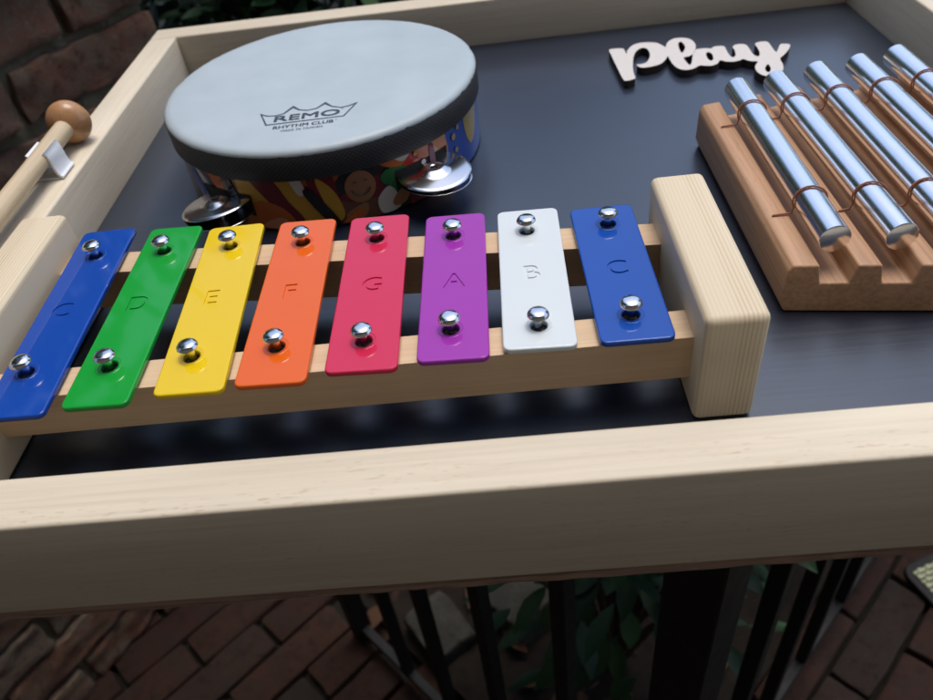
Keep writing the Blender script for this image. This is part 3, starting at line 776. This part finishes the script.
# shrubs ------------------------------------------------
def shrub(name, root, label, cat, blobs, nl, L, mat, group=None, up=.3, sub=None):
    e = empty(name, root, label, cat, group)
    rt = Vector(root)
    bm = bmesh.new()
    for (c, r) in blobs:
        for k in range(4):
            tgt = Vector(c)+Vector([random.uniform(-.6, .6)*r for _ in range(3)])-rt
            mid = tgt*.5+Vector([random.uniform(-.1, .1)*r for _ in range(3)])
            tube(bm, [(random.uniform(-.03, .03), random.uniform(-.03, .03), 0), mid, tgt], .006, 6, rs=[.009, .006, .003])
    link('stem', from_bm(bm), M['bark'], e, smooth=60)
    def gen():
        tot = sum(r*r for c, r in blobs)
        for (c, r) in blobs:
            for _ in range(int(nl*r*r/tot)):
                d = Vector((random.gauss(0, 1), random.gauss(0, 1), random.gauss(0, 1))).normalized()
                rad = r*random.uniform(.45, 1.0)**.6*(1+.22*noise.noise(d*2.5+Vector(c)*5))
                p = Vector(c)+d*rad-rt
                dr = (d+Vector([random.uniform(-.8, .8) for _ in range(3)])+Vector((0, 0, -.25))).normalized()
                nr = (Vector((0, 0, 1))+d*.6+Vector([random.uniform(-.5, .5) for _ in range(3)])).normalized()
                l = L*random.uniform(.6, 1.15)
                yield (p, dr, nr, l, l*random.uniform(.36, .48), random.random())
    leaves_obj('leaves', mat, e, gen())
    return e
back = [(( -.05, 1.62, -.30), .42), ((.42, 1.50, -.38), .42), ((.9, 1.55, -.35), .45), ((1.45, 1.5, -.3), .5), ((-.55, 1.9, -.2), .45), ((.2, 1.8, .0), .42), ((.8, 1.9, .05), .45)]
shrub('laurel_shrub', (.02, 1.62, GZ), 'dark green laurel shrub behind the end of the brick wall, beyond the tray', 'shrub', [back[0], back[4], ((-.25, 1.75, .15), .4)], 4200, .085, M['leaf'], 'shrubs behind the tray')
shrub('laurel_shrub', (.45, 1.6, GZ), 'dark green laurel shrub beyond the middle of the back board of the tray', 'shrub', [back[1], back[5], ((.4, 1.9, .35), .4), ((.35, 1.25, -.62), .3)], 4200, .085, M['leaf'], 'shrubs behind the tray')
shrub('laurel_shrub', (1.1, 1.6, GZ), 'dark green laurel shrub beyond the right corner of the tray', 'shrub', [back[2], back[3], back[6]], 4200, .085, M['leaf'], 'shrubs behind the tray')
def small_plant(root, label, n, L, mat, h, spread, grp=None):
    e = empty('leafy_plant', root, label, 'plant', grp)
    bm = bmesh.new(); gl = []
    for k in range(n):
        t = random.uniform(0, 2*pi); rr2 = random.uniform(.1, 1)*spread; hh = h*random.uniform(.5, 1)
        p = Vector((cos(t)*rr2, sin(t)*rr2, hh))
        if k % 5 == 0: tube(bm, [(0, 0, -.01), p*.5+Vector((0, 0, .03)), p], .003, 5)
        gl.append((p, (cos(t)+random.uniform(-.7, .7), sin(t)+random.uniform(-.7, .7), random.uniform(-.6, .3)), (random.uniform(-.4, .4), random.uniform(-.4, .4)+.2, 1), L*random.uniform(.7, 1.2), L*.42*random.uniform(.8, 1.2), random.random()))
    link('stem', from_bm(bm), M['bark'], e)
    leaves_obj('leaves', mat, e, gl); return e
p1 = uv(.22, .20, GZ)
small_plant(tuple(p1), 'glossy dark leafy plant behind the railing left of its corner post', 230, .055, M['leaf'], .58, .17, 'plants in the bed')
small_plant(tuple(uv(.62, .22, GZ)), 'leafy plant low in the bed seen between the right balusters', 160, .05, M['leaf'], .35, .2, 'plants in the bed')
small_plant(tuple(uv(.36, .50, GZ)), 'bright green plant in the bed near the left railing post', 40, .045, M['leaf_bright'], .14, .06)

# stone in the bed
def rock(c, s, label):
    bm = bmesh.new(); bmesh.ops.create_icosphere(bm, subdivisions=4, radius=1)
    for v in bm.verts:
        q = Vector([max(-.62, min(.62, x)) for x in v.co])
        v.co = Vector((q.x*s[0], q.y*s[1], q.z*s[2]))*1.5*(1+.10*noise.noise(v.co*2+Vector(c)))
    o = link('garden_stone', from_bm(bm), M['stone'], None, tuple(c), (0, 0, random.random()), smooth=180); return tag(o, label, 'stone')
rock(uv(.20, .36, GZ+.03), (.055, .045, .04), 'pale blocky stone on the soil behind the left part of the railing')
rock(uv(.05+.03, .43, GZ+.02), (.04, .05, .03), 'low grey stone at the foot of the left railing section')

def tree(x, y, h, r, label):
    e = empty('garden_tree', (x, y, GZ-.02), label, 'tree', 'trees round the patio')
    bm = bmesh.new(); tube(bm, [(0, 0, 0), (.05, 0, h*.4), (0, .05, h*.75), (0, 0, h*.95)], .1, 10, rs=[.13, .10, .06, .02])
    for k in range(7):
        t = k*2.4; z0 = h*(.35+.07*k); tube(bm, [(0, 0, z0), (cos(t)*r*.4, sin(t)*r*.4, z0+.25), (cos(t)*r*.8, sin(t)*r*.8, z0+.5)], .03, 6, rs=[.045, .03, .01])
    link('trunk', from_bm(bm), M['bark'], e, smooth=60)
    def gen():
        for k in range(16):
            t = random.uniform(0, 2*pi); q = r*random.uniform(.1, .75); c = Vector((cos(t)*q, sin(t)*q, h*random.uniform(.45, 1)))
            for _ in range(150):
                d = Vector((random.gauss(0, 1), random.gauss(0, 1), random.gauss(0, 1))).normalized()
                yield (c+d*r*.45*random.uniform(.5, 1), d+Vector((random.uniform(-1, 1), random.uniform(-1, 1), -.3)), Vector((0, 0, 1))+d*.7, random.uniform(.12, .22), random.uniform(.06, .1), random.random())
    leaves_obj('crown', M['leaf_bright'], e, gen())
tree(-2.0, .9, 4.2, 1.5, 'leafy green tree left of the patio beyond the brick wall')
tree(-2.0, 3.2, 3.4, 1.3, 'leafy green tree behind the laurel shrubs on the left')
tree(.9, 4.2, 2.6, 1.3, 'leafy green tree straight behind the tray')
tree(3.6, 2.8, 3.0, 1.3, 'leafy green tree to the right beyond the railing')

# unseen house wall and porch roof, added to shade and bounce light on near faces
hs = empty('added_house_wall', (0, -1.5, GZ-.02), 'unseen warm pale house wall added behind the camera to shape the light on near faces', 'wall')
box_obj('added_brick_face', M['house'], hs, -4, 4, -.2, 0, 0, 3.4, .005)
box_obj('added_porch_roof', plain('cream light bouncing porch', (.72, .62, .5), .6), hs, -4, 4, .01, 1.05, 3.1, 3.25, .01)  # added out of view, pale so it bounces light onto near faces

# ------------------------------------------------------------------ light, sky, camera
w = bpy.data.worlds.new('World'); S.world = w; w.use_nodes = True; nt = w.node_tree
sky = nt.nodes.new('ShaderNodeTexSky'); sky.sky_type = 'NISHITA'; sky.sun_disc = False
EL, AZ = radians(75), radians(35)      # azimuth from +Y towards +X
sky.sun_elevation = EL; sky.sun_rotation = AZ; sky.dust_density = 2.0; sky.air_density = 1.0; sky.ozone_density = 1.6
nt.links.new(sky.outputs[0], nt.nodes['Background'].inputs[0]); nt.nodes['Background'].inputs[1].default_value = .15
sun = bpy.data.lights.new('sun', 'SUN'); sun.energy = 1.1; sun.angle = radians(32); sun.color = (1, .95, .88)
so = bpy.data.objects.new('sun', sun); COL.objects.link(so)
dv = Vector((sin(AZ)*cos(EL), cos(AZ)*cos(EL), sin(EL))); so.rotation_euler = dv.to_track_quat('Z', 'Y').to_euler()
so.location = (0, 0, 5)

cam = bpy.data.cameras.new('camera'); co = bpy.data.objects.new('camera', cam); COL.objects.link(co); S.camera = co
cam.sensor_width = 36; cam.lens = 756.34/933*36; cam.clip_start = .01; cam.clip_end = 200
co.location = (.2521, -.1536, .2379); co.rotation_euler = (.8298, .1083, -.0162)
cam.dof.use_dof = True; cam.dof.focus_distance = .345; cam.dof.aperture_fstop = 12

S.view_settings.view_transform = 'Standard'; S.view_settings.look = 'None'; S.view_settings.exposure = .64; S.view_settings.gamma = 1
S.render.engine = 'CYCLES'; S.render.resolution_x = 1024; S.render.resolution_y = 768
